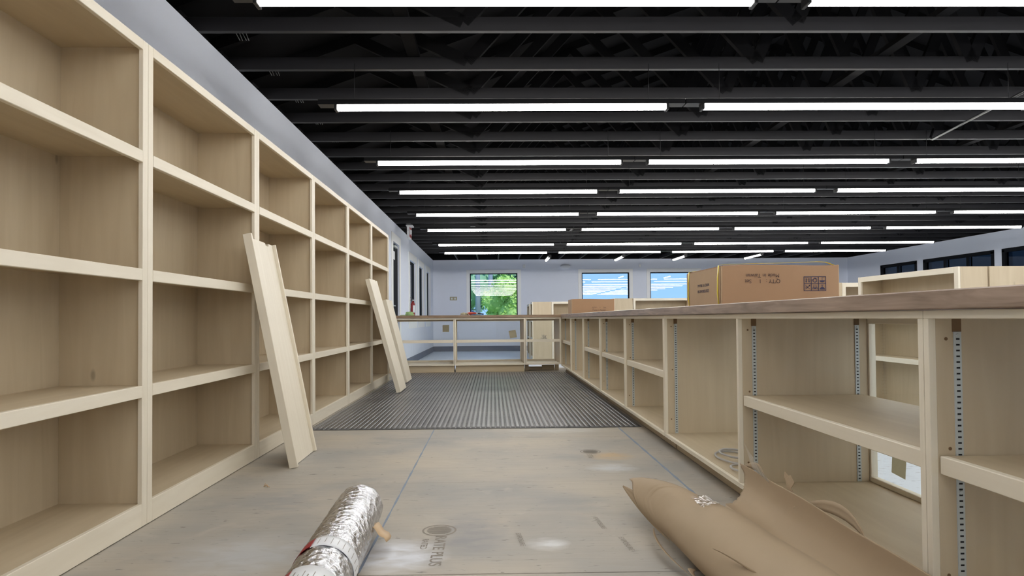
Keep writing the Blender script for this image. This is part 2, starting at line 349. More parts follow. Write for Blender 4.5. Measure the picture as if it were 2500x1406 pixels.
# baseboards
for nm, a in (('baseboard_left', (XA, XA+.012, 12.59, YB, ZF, .0)), ('baseboard_back', (XA, XB, YB-.012, YB, ZF, .0)), ('baseboard_right', (XB-.012, XB, YN, YB, ZF, .0))):
    structure(box(nm, *a, 'base', bev=.002))

# windows of the back wall
def casing(parent, axis, pos, out, u0, u1, z0, z1, wd=.11, th=.018, mat='trim', sill=True):
    P = lambda a, b, c, d: ((min(pos, pos+out*th), max(pos, pos+out*th), a, b, c, d) if axis == 'X' else (a, b, min(pos, pos+out*th), max(pos, pos+out*th), c, d))
    box('casing', *P(u0-wd, u0, z0-(wd if sill else 0), z1+wd), mat, parent); box('casing', *P(u1, u1+wd, z0-(wd if sill else 0), z1+wd), mat, parent)
    box('casing', *P(u0, u1, z1, z1+wd), mat, parent)
    if sill: box('casing', *P(u0, u1, z0-wd, z0), mat, parent)
for i, (a, b, c, d) in enumerate(back_holes):
    wdw = structure(bpy.data.objects.new('window_%d' % (i+1), None)); C.objects.link(wdw)
    wdw['label'] = ['square back wall window with the green trees outside', 'middle back wall window above the small carton', 'back wall window partly hidden by the large carton'][i]
    casing(wdw, 'Y', YB, -1, a, b, c, d)
    for (q) in ((a, a+.03, c, d), (b-.03, b, c, d), (a+.03, b-.03, d-.03, d), (a+.03, b-.03, c, c+.03)):
        box('window_frame', q[0], q[1], YB+.03, YB+.09, q[2], q[3], 'frame', wdw, .001)
    box('pane', a+.03, b-.03, YB+.060, YB+.066, c+.03, d-.03, 'winglass', wdw, 0)
# windows and door of the left wall
for i, (a, b, c, d) in enumerate(left_holes[1:]):
    wdw = structure(bpy.data.objects.new('window_%d' % (i+4), None)); C.objects.link(wdw)
    wdw['label'] = ['tall narrow left wall window nearest the door', 'middle one of the tall left wall windows', 'tall left wall window next to the far corner'][i]
    casing(wdw, 'X', XA, 1, a, b, c, d, wd=.17, th=.012)
    for q in ((a, a+.06, c, d), (b-.30, b, c, d), (a+.06, b-.30, d-.06, d), (a+.06, b-.30, c, c+.06)):
        box('window_frame', XA-.10, XA-.04, q[0], q[1], q[2], q[3], 'frame', wdw, .001)
    box('pane', XA-.06, XA-.054, a+.06, b-.30, c+.06, d-.06, 'dim_room2', wdw, 0)
door = structure(bpy.data.objects.new('door_1', None)); C.objects.link(door); door['label'] = 'dark door in the left wall past the bookcases'
casing(door, 'X', XA, 1, 11.63, 12.42, ZF, 2.34, wd=.16, th=.012, sill=False)
box('door_leaf', XA-.075, XA-.03, 11.64, 12.41, ZF+.005, 2.33, 'door', door)
box('door_closer', XA-.03, XA+.01, 11.85, 12.2, 2.25, 2.29, 'steel', door); box('notice', XA-.03, XA-.027, 11.8, 12.05, 2.02, 2.18, 'white', door, 0)
tube('door_handle', [(XA-.03, 11.72, 1.12), (XA+.012, 11.72, 1.12), (XA+.012, 11.82, 1.12)], .012, 'steel', door)
# black framed windows of the right wall
for i, (a, b, c, d) in enumerate(right_holes):
    wdw = structure(bpy.data.objects.new('window_%d' % (i+7), None)); C.objects.link(wdw)
    wdw['label'] = ['two-pane black framed window in the right wall', 'three-pane black framed window in the right wall', 'black framed window at the right edge of view'][i]
    n = [2, 3, 3][i]
    for q in ((a-.03, a+.05, c, d), (b-.05, b+.03, c, d), (a-.03, b+.03, d-.05, d+.03), (a-.03, b+.03, c-.03, c+.05)):
        box('window_frame', XB-.02, XB+.08, q[0], q[1], q[2], q[3], 'frame', wdw, .004)
    for k in range(1, n):
        m_ = a+(b-a)*k/n; box('mullion', XB-.02, XB+.08, m_-.035, m_+.035, c+.05, d-.05, 'frame', wdw, .004)
    for k in range(n):
        p, q = a+(b-a)*k/n, a+(b-a)*(k+1)/n; box('pane', XB+.03, XB+.036, p+.05, q-.05, c+.05, d-.05, 'dim_room', wdw, 0)

# ------------------------------------------------------------------ setting: open black ceiling with trusses
ceiling = structure(bpy.data.objects.new('ceiling', None)); C.objects.link(ceiling); ceiling['label'] = 'open ceiling of black painted roof trusses'
XL_, XR_ = XA-.2, XB+.2; XM = (XL_+XR_)/2; SL = .36; HEEL = .14
def roofz(x): return ZC+HEEL+.089+SL*min(x-XL_, XR_-x)
chord_me = box_mesh(XL_, XR_, 0, .038, ZC, ZC+.092, .002)
def bar_mesh(p, q, wd=.089, th=.038):
    p, q = Vector((p[0], 0, p[1])), Vector((q[0], 0, q[1])); d = (q-p).normalized(); nrm = Vector((-d.z, 0, d.x))*wd/2; bm = bmesh.new()
    pts = [p+nrm, p-nrm, q-nrm, q+nrm]; a = [bm.verts.new(v) for v in pts]; b = [bm.verts.new(v+Vector((0, th, 0))) for v in pts]
    bm.faces.new(a); bm.faces.new(b)
    for i in range(4): bm.faces.new((a[i], a[(i+1) % 4], b[(i+1) % 4], b[i]))
    return to_mesh('bar', bm)
top_me = [bar_mesh((XL_, roofz(XL_)-.05), (XM, roofz(XM)-.05)), bar_mesh((XM, roofz(XM)-.05), (XR_, roofz(XR_)-.05))]
web_me = []; nodes_b = [XL_+(XR_-XL_)*t for t in (.14, .30, .42, .58, .70, .86)]; nodes_t = [XL_+(XR_-XL_)*t for t in (.07, .22, .36, .5, .64, .78, .93)]
for i, xb in enumerate(nodes_b):
    for xt in (nodes_t[i], nodes_t[i+1]): web_me.append(bar_mesh((xb, ZC+.06), (xt, roofz(xt)-.06)))
tie_bm = bmesh.new()
for k in range(4):
    m_ = Matrix.Translation((XA+.13+.022*k, .30, ZC+.11)) @ Matrix.Rotation(-.5+.12*(k % 2), 4, 'Y')
    add_box(tie_bm, -.0022, .0022, -.002, .002, -.04, .04, m_)
tie_me = to_mesh('tie', tie_bm)
for k in range(-11, 23):
    y = 3.945+.6125*k
    tr = link('roof_truss', chord_me, 'black', ceiling); tr.location = (0, y, 0)
    for me in top_me: link('top_chord', me, 'black_shaded', tr).location = (0, 0, 0)
    for me in web_me: link('web', me, 'black_shaded', tr)
    if -1 <= k <= 12: link('tie_strap', tie_me, 'steel', tr)['label'] = 'bright metal straps near the wall'
for k in range(18):
    x = -1.12+.64*k
    if x < XB: box('outrigger', x, x+.038, 17.46, YB, ZC, ZC+.089, 'black', ceiling)
for x in (-.62, 2.9, 5.4, 8.6): box('lateral_brace', x, x+.089, YN, 17.4, ZC+.095, ZC+.133, 'black_shaded', ceiling)
for s in (0, 1):
    xs = (XL_-.4, XM) if s == 0 else (XM, XR_+.4); z = [ZC+HEEL+.089+SL*((x-XL_) if s == 0 else (XR_-x)) for x in xs]
    prism('roof_deck', [(xs[0], YN-.3, z[0]), (xs[1], YN-.3, z[1]), (xs[1], YN-.3, z[1]+.02), (xs[0], YN-.3, z[0]+.02)], (0, YB-YN+.8, 0), 'black_shaded', ceiling)
for y in (YN-.2, YB+.001):
    prism('gable_panel', [(XL_, y, ZC), (XR_, y, ZC), (XR_, y, roofz(XR_)), (XM, y, roofz(XM)), (XL_, y, roofz(XL_))], (0, .19, 0), 'black_shaded', ceiling)
for x in (XL_-.02, XR_): prism('eave_board', [(x, YN-.2, ZC), (x+.02, YN-.2, ZC), (x+.02, YN-.2, ZC+.3), (x, YN-.2, ZC+.3)], (0, YB-YN+.4, 0), 'black', ceiling)
for (x, y) in [(-1.111+.12+k*2.659+d, 12.794) for k in range(4) for d in (0, 2.14)]+[(6.66, 15.27), (6.66, 16.03), (-1.64, 12.2)]:
    k = math.floor((y-3.945)/.6125); box('hanger_block', x-.03, x+.03, 3.945+.6125*k+.039, 3.945+.6125*(k+1)-.001, ZC-.001, ZC+.037, 'black', ceiling)
box('junction_box', -.44, -.34, 12.40, 12.50, ZC-.03, ZC+.002, 'white', ceiling)
# slanted conduit hanging under the chords
tube('conduit', [(4.62, 6.35, ZC+.09), (4.55, 6.30, ZC-.02), (4.50, 6.2, ZC-.06), (4.30, 4.9, ZC-.06), (4.25, 4.3, ZC-.03), (4.25, 4.2, ZC+.08)], .013, 'blackmetal', ceiling)

# ------------------------------------------------------------------ tube lights
ZL = 2.395; L0, LL, LG = -1.111, 2.38, .279
def make_lamp(length, label, group, loc, rz=0, ext=.135):
    t = thing('tube_light', label, 'ceiling light', loc, rz, group)
    seg = 8; bm = bmesh.new(); R_ = .029
    prof = [(R_*math.cos(a), -.035*math.sin(a)**.75) for a in [PI*i/seg for i in range(seg+1)]]
    a = [bm.verts.new((0, y, z+.012)) for y, z in prof]; b = [bm.verts.new((length, y, z+.012)) for y, z in prof]
    for i in range(seg): bm.faces.new((a[i], a[i+1], b[i+1], b[i]))
    bm.faces.new(a); bm.faces.new(b); me = to_mesh('lens', bm); lens = link('lens', me, 'lamp', t)
    bm = bmesh.new(); h = [(-.042, .0125), (.042, .0125), (.036, .05), (-.036, .05)]
    a = [bm.verts.new((-ext, y, z)) for y, z in h]; b = [bm.verts.new((length+ext, y, z)) for y, z in h]; bm.faces.new(a); bm.faces.new(b)
    for i in range(4): bm.faces.new((a[i], a[(i+1) % 4], b[(i+1) % 4], b[i]))
    link('housing', to_mesh('housing', bm), 'blackmetal', t)
    for x0 in (-.02, length): box('end_cap', x0, x0+.02, -.036, .036, -.026, .013, 'blackmetal', t, .003)
    for x in (.12, length-.12): cyl('hanger_wire', (x, 0, .05), (x, 0, ZC-ZL), .002, 'blackmetal', t, seg=6)
    return t
def copy_lamp(src, label, group, loc, rz=0):
    c = copy_tree(src); c['label'] = label; c['group'] = group; c.location = loc; c.rotation_euler = (0, 0, rz); return c
rowsY = [2.955, 4.459, 6.048, 7.45, 9.072, 10.651, 12.794, 14.382]
base_lamp = None; pos_words = ['leftmost light', 'second light from the left', 'third light from the left', 'fourth light from the left']
for i, y in enumerate(rowsY):
    for k in range(4):
        lab = 'long white tube light, %s of the %s row of ceiling lights' % (pos_words[k], ordn(i)); loc = (L0+k*(LL+LG), y, ZL)
        if i == 7 and k == 3: lab = 'long white tube light at the right end of the farthest row'
        if base_lamp is None: base_lamp = make_lamp(LL, lab, 'rows of long tube lights', loc)
        else: copy_lamp(base_lamp, lab, 'rows of long tube lights', loc)
for i, y in enumerate((1.42, -.1, -1.62)):
    for k in range(4): copy_lamp(base_lamp, 'long white tube light of the rows behind the viewpoint', 'tube lights out of view', (L0+k*(LL+LG), y, ZL))
short = None
for i, (x, yy) in enumerate(((1.43, 15.42), (3.285, 15.42), (4.845, 15.42), (6.66, 15.15))):
    lab = 'short turned tube light by the back wall, %s from the left' % ['first', 'second', 'third', 'fourth'][i]
    if short is None: short = make_lamp(1.0, lab, 'short turned tube lights', (x, yy, ZL), PI/2, .05)
    else: copy_lamp(short, lab, 'short turned tube lights', (x, yy, ZL), PI/2)

# ------------------------------------------------------------------ left bookcases
XF, Y0, UW, BT = -1.47, 2.6515, 1.2192, 2.052
def make_bookcase():
    t = thing('bookcase', '', 'bookcase', (XF, 0, 0), 0, 'bookcases along the left wall')
    D = -.36; W = UW-.002
    for a in (0, W-.019): box('side_panel', D, -.019, a, a+.019, .002, BT-.002, 'ply_z', t, .0008)
    box('back_panel', D-.006, D, 0, W, .01, BT-.004, 'ply_z', t, .0005)
    for a in (0, W-.038): box('stile', -.019, 0, a, a+.038, .004, BT, 'nose_z', t)
    box('top_panel', D, -.019, .019, W-.019, BT-.024, BT-.005, 'ply_y', t, .0008)
    box('bottom_panel', D, -.019, .019, W-.019, .079, .098, 'ply_y', t, .0008)
    box('top_rail', -.019, 0, .038, W-.038, BT-.042, BT, 'nose_y', t); box('bottom_rail', -.019, 0, .038, W-.038, .004, .099, 'nose_y', t)
    for z in (1.581, 1.082, .591):
        s = box('shelf', D, -.02, .0195, W-.0195, z-.019, z, 'ply_y', t, .0008); box('nosing', -.02, .0012, .0385, W-.0385, z-.05, z, 'nose_y', s, .002)
    return t
bc = make_bookcase(); bl = ['bookcase cut off by the left edge of the picture', 'second bookcase from the left edge, nothing leaning on it', 'bookcase with the wide channel-shaped shelf leaning on it', 'bookcase between the wide leaning shelf and the far leaning boards, nearer one',
      'bookcase just before the two far leaning boards, fifth from the viewer', 'last bookcase of the row, at the far end by the door']
for i in range(6):
    o = bc if i == 0 else copy_tree(bc); o['label'] = bl[i]; o.location = (XF, Y0+(i-1)*UW, 0)

# ------------------------------------------------------------------ loose shelves leaning on the bookcases
def loose_shelf(label, foot, wd, length, tilt, rz, channel):
    t = thing('loose_shelf', label, 'shelf board', foot, 0, 'loose shelves leaning on the bookcases')
    t.rotation_euler = (Matrix.Rotation(rz, 4, 'Z') @ Matrix.Rotation(-tilt, 4, 'Y')).to_euler()
    z1 = length
    if channel:
        prism('board', [(-.05, .012, 0), (-.05, wd-.012, 0), (-.05, wd-.012, z1-.012), (-.05, wd-.085, z1-.012), (-.05, wd-.095, z1-.03), (-.05, wd-.14, z1-.03), (-.05, wd-.15, z1-.012), (-.05, .012, z1-.01)], (.019, 0, 0), 'nose_z', t)
        box('nosing', -.05, 0, -.008, .012, -.004, z1+.004, 'nose_z', t, .002); box('back_lip', -.05, -.012, wd-.012, wd+.006, 0, z1-.01, 'nose_z', t, .002)
    else:
        prism('board', [(-.019, .02, 0), (-.019, wd, 0), (-.019, wd, z1), (-.019, wd-.10, z1), (-.019, wd-.105, z1-.014), (-.019, wd-.13, z1-.014), (-.019, wd-.135, z1), (-.019, .02, z1)], (.019, 0, 0), 'nose_z', t)
        box('nosing', -.05, .001, 0, .02, 0, z1, 'nose_z', t, .002); box('back_lip', -.05, -.019, wd-.02, wd, .02, z1-.02, 'nose_z', t, .002)
    return t
loose_shelf('wide channel-shaped loose shelf leaning in front, near the grey floor', (-1.141, 3.628, .0105), .455, 1.385, math.atan2(.268, 1.36), .02, True)
loose_shelf('narrow pale loose shelf leaning at the far bookcases, taller one', (-1.066, 7.12, .0265), .50, 1.355, math.atan2(.36, 1.33), .01, False)
loose_shelf('narrow pale loose shelf leaning farthest, shorter one behind another', (-1.143, 8.215, .0255), .47, 1.135, math.atan2(.275, 1.10), .0, False)

# ------------------------------------------------------------------ right counter cabinets
XR, YR0, CD = 1.1134, 1.585, .625
ZT_, ZB_, ZD = .874, .084, .108
def strip_mesh(h):
    bm = bmesh.new(); add_box(bm, -.0095, .0095, -.0035, .0, 0, h); return to_mesh('strip', bm)
def slots_mesh(h):
    bm = bmesh.new(); z = .012
    while z < h-.01:
        add_box(bm, -.0045, .0045, -.0040, -.0034, z, z+.0042); z += .0147
    return to_mesh('slots', bm)
SH = ZT_-.022-.035-ZD; strip_me, slots_me = strip_mesh(SH), slots_mesh(SH)
bm = bmesh.new()
for z in (.05, .3, .52, .70): add_cyl(bm, (0, -.0036, z), (0, -.0052, z), .0055, .004, 10)
screws_me = to_mesh('screws', bm)
def counter_cabinet(label, k0, nb, shelves):
    t = thing('counter_cabinet', label, 'cabinet', (XR, YR0+k0*UW, 0), 0, 'open counter cabinets on the right')
    L = nb*UW-.002; T = .019
    box('bottom_panel', .019, CD, 0, L, ZD-.019, ZD, 'ply_y', t, .0008); box('bottom_rail', 0, .019, 0, L, ZB_, ZD-.0005, 'nose_y', t)
    box('top_rail', 0, .019, 0, L, ZT_-.022, ZT_-.001, 'nose_y', t); box('top_stretcher', .019, .10, .019, L-.019, ZT_-.02, ZT_-.001, 'ply_y', t)
    box('back_top_rail', CD-.03, CD, .019, L-.019, ZT_-.05, ZT_-.001, 'nose_y', t); box('back_bottom_rail', CD-.03, CD, .019, L-.019, ZD, ZD+.022, 'nose_y', t)
    for i in range(nb+1):
        y = [0, UW-T/2, L-T][i] if nb == 2 else [0, L-T][i]
        nm = 'side_panel' if i in (0, nb) else 'partition'
        p = box(nm, .019, CD-.031, y, y+T, ZD, ZT_-.022, 'ply_z', t, .0008)
        box('stile', 0, .019, y if i else 0, y+T, ZD, ZT_-.022, 'nose_z', t, .001)
        box('back_stile', CD-.03, CD, y-(.02 if i == nb else 0 if i == 0 else .01), y+T+(.02 if i == 0 else 0), ZD+.022, ZT_-.05, 'nose_z', t, .001)
        if i:
            for x in (.073, .545):
                s = link('shelf_standard', strip_me, 'steel', t); s.location = (x, y, ZD+.001); link('slots', slots_me, 'dark', s)['kind'] = 'stuff'; link('screw', screws_me, 'steel', s)
                box('groove', x-.012, x+.012, y-.0006, y, ZD+.001+SH, ZT_-.0225, 'hole', t, 0)
            for (x, z) in ((.045, .80), (.05, .52), (.04, .20)):
                c = bmesh.new(); add_cyl(c, (x, y-.0008, z), (x, y+.001, z), .0045, seg=10); link('screw_hole', to_mesh('hole', c), 'hole', t)
    for b in range(nb):
        ya = [0, UW-T/2][b]+T; yb = ([UW-T/2, L-T][b] if nb == 2 else L-T)
        box('glass_pane', CD-.022, CD-.016, ya, yb, ZD+.02, ZT_-.045, 'glass', t, 0)
        if shelves[b]:
            s = box('shelf', .04, CD-.06, ya+.004, yb-.004, .484, .503, 'ply_y', t, .0008); box('nosing', .02, .04, ya+.004, yb-.004, .457, .503, 'nose_y', s, .002)
    box('toe_kick', .075, .094, .01, L-.01, .002, ZB_, 'ply_y', t); box('base_runner', CD-.1, CD-.08, .01, L-.01, .002, ZB_+.004, 'ply_y', t)
    for y in ((.05, .6, L-.1) if nb == 2 else (.3,)):
        for dy in (0, .06): box('glue_block', .024, .036, y+dy, y+dy+.012, ZB_-.022, ZB_+.004, 'ply_z', t, .001)
    return t
counter_cabinet('near counter cabinet at the right edge, with one shelf beside the brown paper', -2, 2, (True, True))
counter_cabinet('counter cabinet behind the torn brown paper, with a cable coil inside', 0, 2, (True, False))
counter_cabinet('counter cabinet beyond the cable coil, with two adjustable shelves', 2, 2, (True, True))
counter_cabinet('counter cabinet next to the far corner cabinet, with one shelf left out', 4, 2, (True, False))
counter_cabinet('single counter cabinet in the far corner of the counters', 6, 1, (True,))
# ------------------------------------------------------------------ back display counter (slightly skewed)
YBK = 9.93; ROT = .045
def display_case(label, x0, x1, toe):
    t = thing('display_case', label, 'display case', (x0, YBK+math.tan(ROT)*x0, 0), ROT, 'see-through display cases of the cross counter')
    W = (x1-x0)/math.cos(ROT)-.002; D = .60; zd = .135
    box('bottom_panel', 0, W, 0, D, zd-.022, zd, 'nose_x', t, .001)
    box('top_panel', 0, W, 0, .06, .85, .873, 'nose_x', t, .001); box('back_top_rail', .03, W-.03, D-.035, D, .82, .873, 'nose_x', t, .001); box('back_bottom_rail', .03, W-.03, D-.035, D, zd, zd+.03, 'nose_x', t, .001)
    for a in (0, W-.02):
        box('stile', a, a+.02, 0, .03, zd, .85, 'nose_z', t, .001)
    for a in (0, W-.019): box('side_panel', a, a+.019, .03, D-.036, zd, .85, 'ply_z', t, .001)
    for a in (.0, W-.03): box('back_stile', a, a+.03, D-.035, D, zd, .873, 'nose_z', t, .001)
    s = box('shelf', .022, W-.022, .03, .08, .488, .522, 'ply_x', t, .001); box('nosing', .022, W-.022, .01, .03, .478, .522, 'nose_x', s, .001)
    box('glass_pane', .03, W-.03, D-.02, D-.014, zd+.03, .82, 'glass', t, 0)
    if toe:
        box('toe_kick', .01, W-.01, .05, .07, .002, zd-.022, 'ply_x', t); box('back_toe_kick', .01, W-.01, D-.08, D-.06, .002, zd-.022, 'ply_x', t)
    else:
        for a in (.01, W-.07): box('foot', a, a+.06, .2, .26, .002, zd-.022, 'ply_z', t)
        box('base_runner', .07, W-.07, .32, .34, .002, .058, 'ply_x', t); box('base_runner', .30, W-.07, .30, .32, .002, .085, 'ply_x', t)  # runners added to darken the gap under the case, leaving a light slit
    return t
display_case('left display case of the cross counter, behind the leaning boards', -1.78, -.615, True)
display_case('middle display case of the cross counter, under the red pliers', -.613, .518, True)
display_case('right display case of the cross counter, open underneath', .52, 1.10, False)
# paper stickers on the far glass
def paper(name, label, pts, d, parent=None):
    o = prism(name, pts, d, 'paper', parent)
    return tag(o, label, 'sticker') if parent is None else o
ysk = lambda x: YBK+.5815+math.tan(ROT)*x
def sticker(label, cx, cz, w_, h_, rot):
    bm = bmesh.new(); y = ysk(cx)-.0045; c, s = math.cos(rot), math.sin(rot); n = 4; V = []
    for j in range(n+1):
        V.append([bm.verts.new((cx+(u*c-v*s), y+.001*math.sin(9*u), cz+(u*s+v*c))) for u, v in [(w_*(i/n-.5), h_*(j/n-.5)) for i in range(n+1)]])
    for a, b in zip(V, V[1:]):
        for i in range(n): bm.faces.new((a[i], a[i+1], b[i+1], b[i]))
    o = link('paper_sticker', to_mesh('sticker', bm), 'thinpaper'); md = o.modifiers.new('t', 'SOLIDIFY'); md.thickness = .001
    return tag(o, label, 'sticker', 'paper stickers on the display glass')
sticker('square tan paper sticker on the left display glass, hanging straight', -.80, .70, .11, .115, 0)
sticker('tilted tan paper sticker on the middle display glass', .335, .595, .12, .13, .2)
# ------------------------------------------------------------------ worktops
wt = thing('worktop', 'long grey-brown wood worktop on the right counter cabinets', 'worktop', (XR-.022, 0, 0))
box('slab', 0, .70, YR0-2*UW, YBK-.02, .875, .923, 'top_y', wt, .003)
wt2 = thing('worktop', 'brown wood worktop across the aisle on the display cases', 'worktop', (0, YBK, 0), ROT)
box('slab', -1.76, 1.85, -.022, .66, .875, .919, 'top_x', wt2, .003)

# ------------------------------------------------------------------ rubber mat
mat = thing('rubber_mat', 'black ribbed rubber mat covering the far aisle floor', 'mat', (0, 0, 0))
MX0, MX1, MY0, MY1 = -1.445, 1.16, 4.845, 9.84
box('base_sheet', MX0, MX1, MY0, MY1, .001, .006, 'rubber', mat, .001)
nr = 66; pitch = (MX1-MX0-.02)/nr
bm = bmesh.new(); prof = [(-.0145, 0), (-.012, .0035), (-.007, .0046), (.007, .0046), (.012, .0035), (.0145, 0)]; ny = 100; rings = []
for j in range(ny+1):
    y = MY0+.004+(MY1-MY0-.008)*j/ny; k = 1.0+.03*math.sin(j*2.1)
    rings.append([bm.verts.new((x*(1+.02*math.sin(j*1.3)), y, .0058+z*k)) for x, z in prof])
for a, b in zip(rings, rings[1:]):
    for i in range(5): bm.faces.new((a[i], a[i+1], b[i+1], b[i]))
bm.faces.new(rings[0]); bm.faces.new(rings[-1]); rib_me = to_mesh('rib', bm, True)
for i in range(nr):
    o = link('rib', rib_me, 'rubber', mat); o.location = (MX0+.01+pitch*(i+.5), 0, 0)
bm = bmesh.new(); y = MY0+.01
while y < MY1-.01: add_box(bm, MX0+.006, MX1-.006, y, y+.012, .0055, .0076); y += .030
o = link('cross_ribs', to_mesh('cross', bm), 'rubber', mat); o['kind'] = 'stuff'

# ------------------------------------------------------------------ cartons
def carton(label, loc, rz, W, D, H, straps, upside, size):
    t = thing('carton', label, 'box', loc, rz, 'brown cartons on the worktop')
    bm = bmesh.new(); add_box(bm, 0, W, 0, D, 0, H); bmesh.ops.subdivide_edges(bm, edges=list(bm.edges), cuts=4, use_grid_fill=True)
    rnd = random.Random(3)
    for v in bm.verts:
        v.co.z += .003*math.sin(9*v.co.x)*(v.co.z > H*.9); v.co.y += .002*math.sin(11*v.co.x+3*v.co.z)*(v.co.y < .01); v.co.x += .003*math.sin(7*v.co.z+9*v.co.y)*(v.co.x < .01)
    body = link('body', to_mesh('carton', bm), 'carton', t)
    box('end_panel', -.004, -.0035+.001, .022, D-.006, .004, H-.006, 'carton_light', t, 0)
    box('flap_edge', -.004, .006, .002, .014, .003, H-.003, 'carton_light', t, .001)
    box('flap_edge', W-.004, W+.005, .002, .014, .003, H, 'carton_light', t, .001)
    if straps:
        for ys_ in (.04, D-.05):
            pts = [(-.006, .0), (-.008, H*.3), (-.006, H*.7), (-.004, H+.002), (.02, H+.008), (W*.5, H+.013), (W*.86, H+.019), (W*.93, H+.016), (W+.004, H-.002), (W+.005, 0)]
            sheet('strap', [[(x, ys_-.008+(.012*math.sin(PI*z/H) if x < 0 else 0), z+.001), (x, ys_+.008+(.012*math.sin(PI*z/H) if x < 0 else 0), z+.001)] for x, z in pts], 'strap', t, .0012)
    X = Matrix(((1, 0, 0, 0), (0, 0, -1, 0), (0, 1, 0, 0), (0, 0, 0, 1)))   # text plane to front face (faces -y)
    R180 = Matrix.Rotation(PI, 4, 'Z')
    fr = lambda x, z: Matrix.Translation((x, -.0035, z)) @ X
    if upside:
        text('lettering', 'Made in Taiwan', size, 'brownink', t, fr(W*.345, H*.74) @ R180); text('lettering', "Q'TY :   1     Set", size, 'brownink', t, fr(W*.345, H*.595) @ R180)
        E_ = Matrix(((0, 0, -1, 0), (-1, 0, 0, 0), (0, 1, 0, 0), (0, 0, 0, 1)))  # to left end face (faces -x)
        en = lambda y, z: Matrix.Translation((-.0052, y, z)) @ E_
        text('lettering', 'TPVTSBL1 & CHAIN', size*.8, 'ink', t, en(D*.48, H*.56)); text('lettering', 'BSLXEHOBELUSIZE', size*.8, 'ink', t, en(D*.48, H*.40))
        # handling marks: framed grid with six pictograms
        gx, gz, c = W*.70, H*.52, .037; k_ = c/.053
        bm = bmesh.new(); hh = .0016
        for i in range(4): add_box(bm, gx+c*i*1.03-hh, gx+c*i*1.03+hh, -.0042, -.0034, gz-c*.98, gz+c*.98)
        for j in range(3): add_box(bm, gx-hh, gx+3.09*c+hh, -.0042, -.0034, gz+c*.98*(j-1)-hh, gz+c*.98*(j-1)+hh)
        link('mark_frame', to_mesh('frame', bm), 'ink', t)
        def poly(pts, cx, cz):
            f = bm.faces.new([bm.verts.new((cx+x*k_, -.0040, cz+z*k_)) for x, z in pts])
        bm = bmesh.new(); u = c/2
        cx, cz = gx+u*1.03, gz+u*.98                                   # two arrows pointing down, with a bar
        u = .053/2
        for s in (-.4, .4):
            poly([(s*u-.003, .014), (s*u-.003, -.008), (s*u-.008, -.008), (s*u, -.019), (s*u+.008, -.008), (s*u+.003, -.008), (s*u+.003, .014)], cx, cz)
        poly([(-.018, .017), (.018, .017), (.018, .0195), (-.018, .0195)], cx, cz)
        u = c/2; cx = gx+3*u*1.03                                               # recycling ring of three bent arrows
        for k in range(3):
            a0 = k*2*PI/3+.2; N = 6
            for i in range(N):
                a, b = a0+i*.24, a0+(i+1)*.24; poly([(.011*math.cos(a), .011*math.sin(a)), (.018*math.cos(a), .018*math.sin(a)), (.018*math.cos(b), .018*math.sin(b)), (.011*math.cos(b), .011*math.sin(b))], cx, cz)
            a = a0+N*.24; poly([(.008*math.cos(a), .008*math.sin(a)), (.021*math.cos(a), .021*math.sin(a)), (.0145*math.cos(a+.45), .0145*math.sin(a+.45))], cx, cz)
        cx = gx+5*u*1.03                                               # umbrella, upside down
        poly([(-.020, -.002)]+[(.020*math.cos(PI+a), -.002+.015*math.sin(PI+a)) for a in [PI*i/10 for i in range(11)]][1:], cx, cz)
        poly([(-.0015, -.002), (.0015, -.002), (.0015, .016), (-.0015, .016)], cx, cz); poly([(-.0015, .016), (.008, .016), (.008, .018), (-.0015, .018)], cx, cz)
        cx, cz = gx+u*1.03, gz-u*.98                                   # crossed-out hook
        for p, q in (((-.019, .017), (.019, -.017)), ((-.019, -.017), (.019, .017)), ((-.018, .002), (.006, .002)), ((-.018, -.006), (.002, -.006))):
            d = Vector((q[0]-p[0], q[1]-p[1])).normalized()*.0014; poly([(p[0]-d.y, p[1]+d.x), (p[0]+d.y, p[1]-d.x), (q[0]+d.y, q[1]-d.x), (q[0]-d.y, q[1]+d.x)], cx, cz)
        poly([(.008, .006), (.018, .006), (.014, .019), (.010, .016)], cx, cz)
        cx = gx+3*u*1.03                                               # two hands round a parcel
        poly([(.008*math.cos(2*PI*i/12), -.009+.008*math.sin(2*PI*i/12)) for i in range(12)], cx, cz)
        for s in (-1, 1): poly([(s*.006, .019), (s*.010, .019), (s*.010, .006), (s*.018, -.004), (s*.018, -.018), (s*.013, -.018), (s*.012, -.005), (s*.006, .004)], cx, cz)
        cx = gx+5*u*1.03                                               # goblet, upside down
        poly([(-.020, -.019), (.020, -.019)]+[(.020*math.cos(a), -.019+.020*math.sin(a)) for a in [PI*i/10 for i in range(1, 10)]], cx, cz)
        poly([(-.002, .001), (.002, .001), (.002, .014), (-.002, .014)], cx, cz); poly([(-.010, .014), (.010, .014), (.010, .017), (-.010, .017)], cx, cz)
        link('handling_marks', to_mesh('marks', bm), 'ink', t)
    else:
        text('lettering', "Q'TY :   1     Set", size, 'brownink', t, fr(W*.64, H*.40)); text('lettering', 'Made in Taiwan', size, 'brownink', t, fr(W*.64, H*.23))
    return t
carton('large brown carton with yellow straps near the right end of the worktop', (1.197, 3.2, .9235), .0, .612, .58, .205, True, True, .028)
carton('small looking brown carton far along the worktop, no straps', (1.13, 8.80, .9235), .0, .605, .42, .205, False, False, .030)

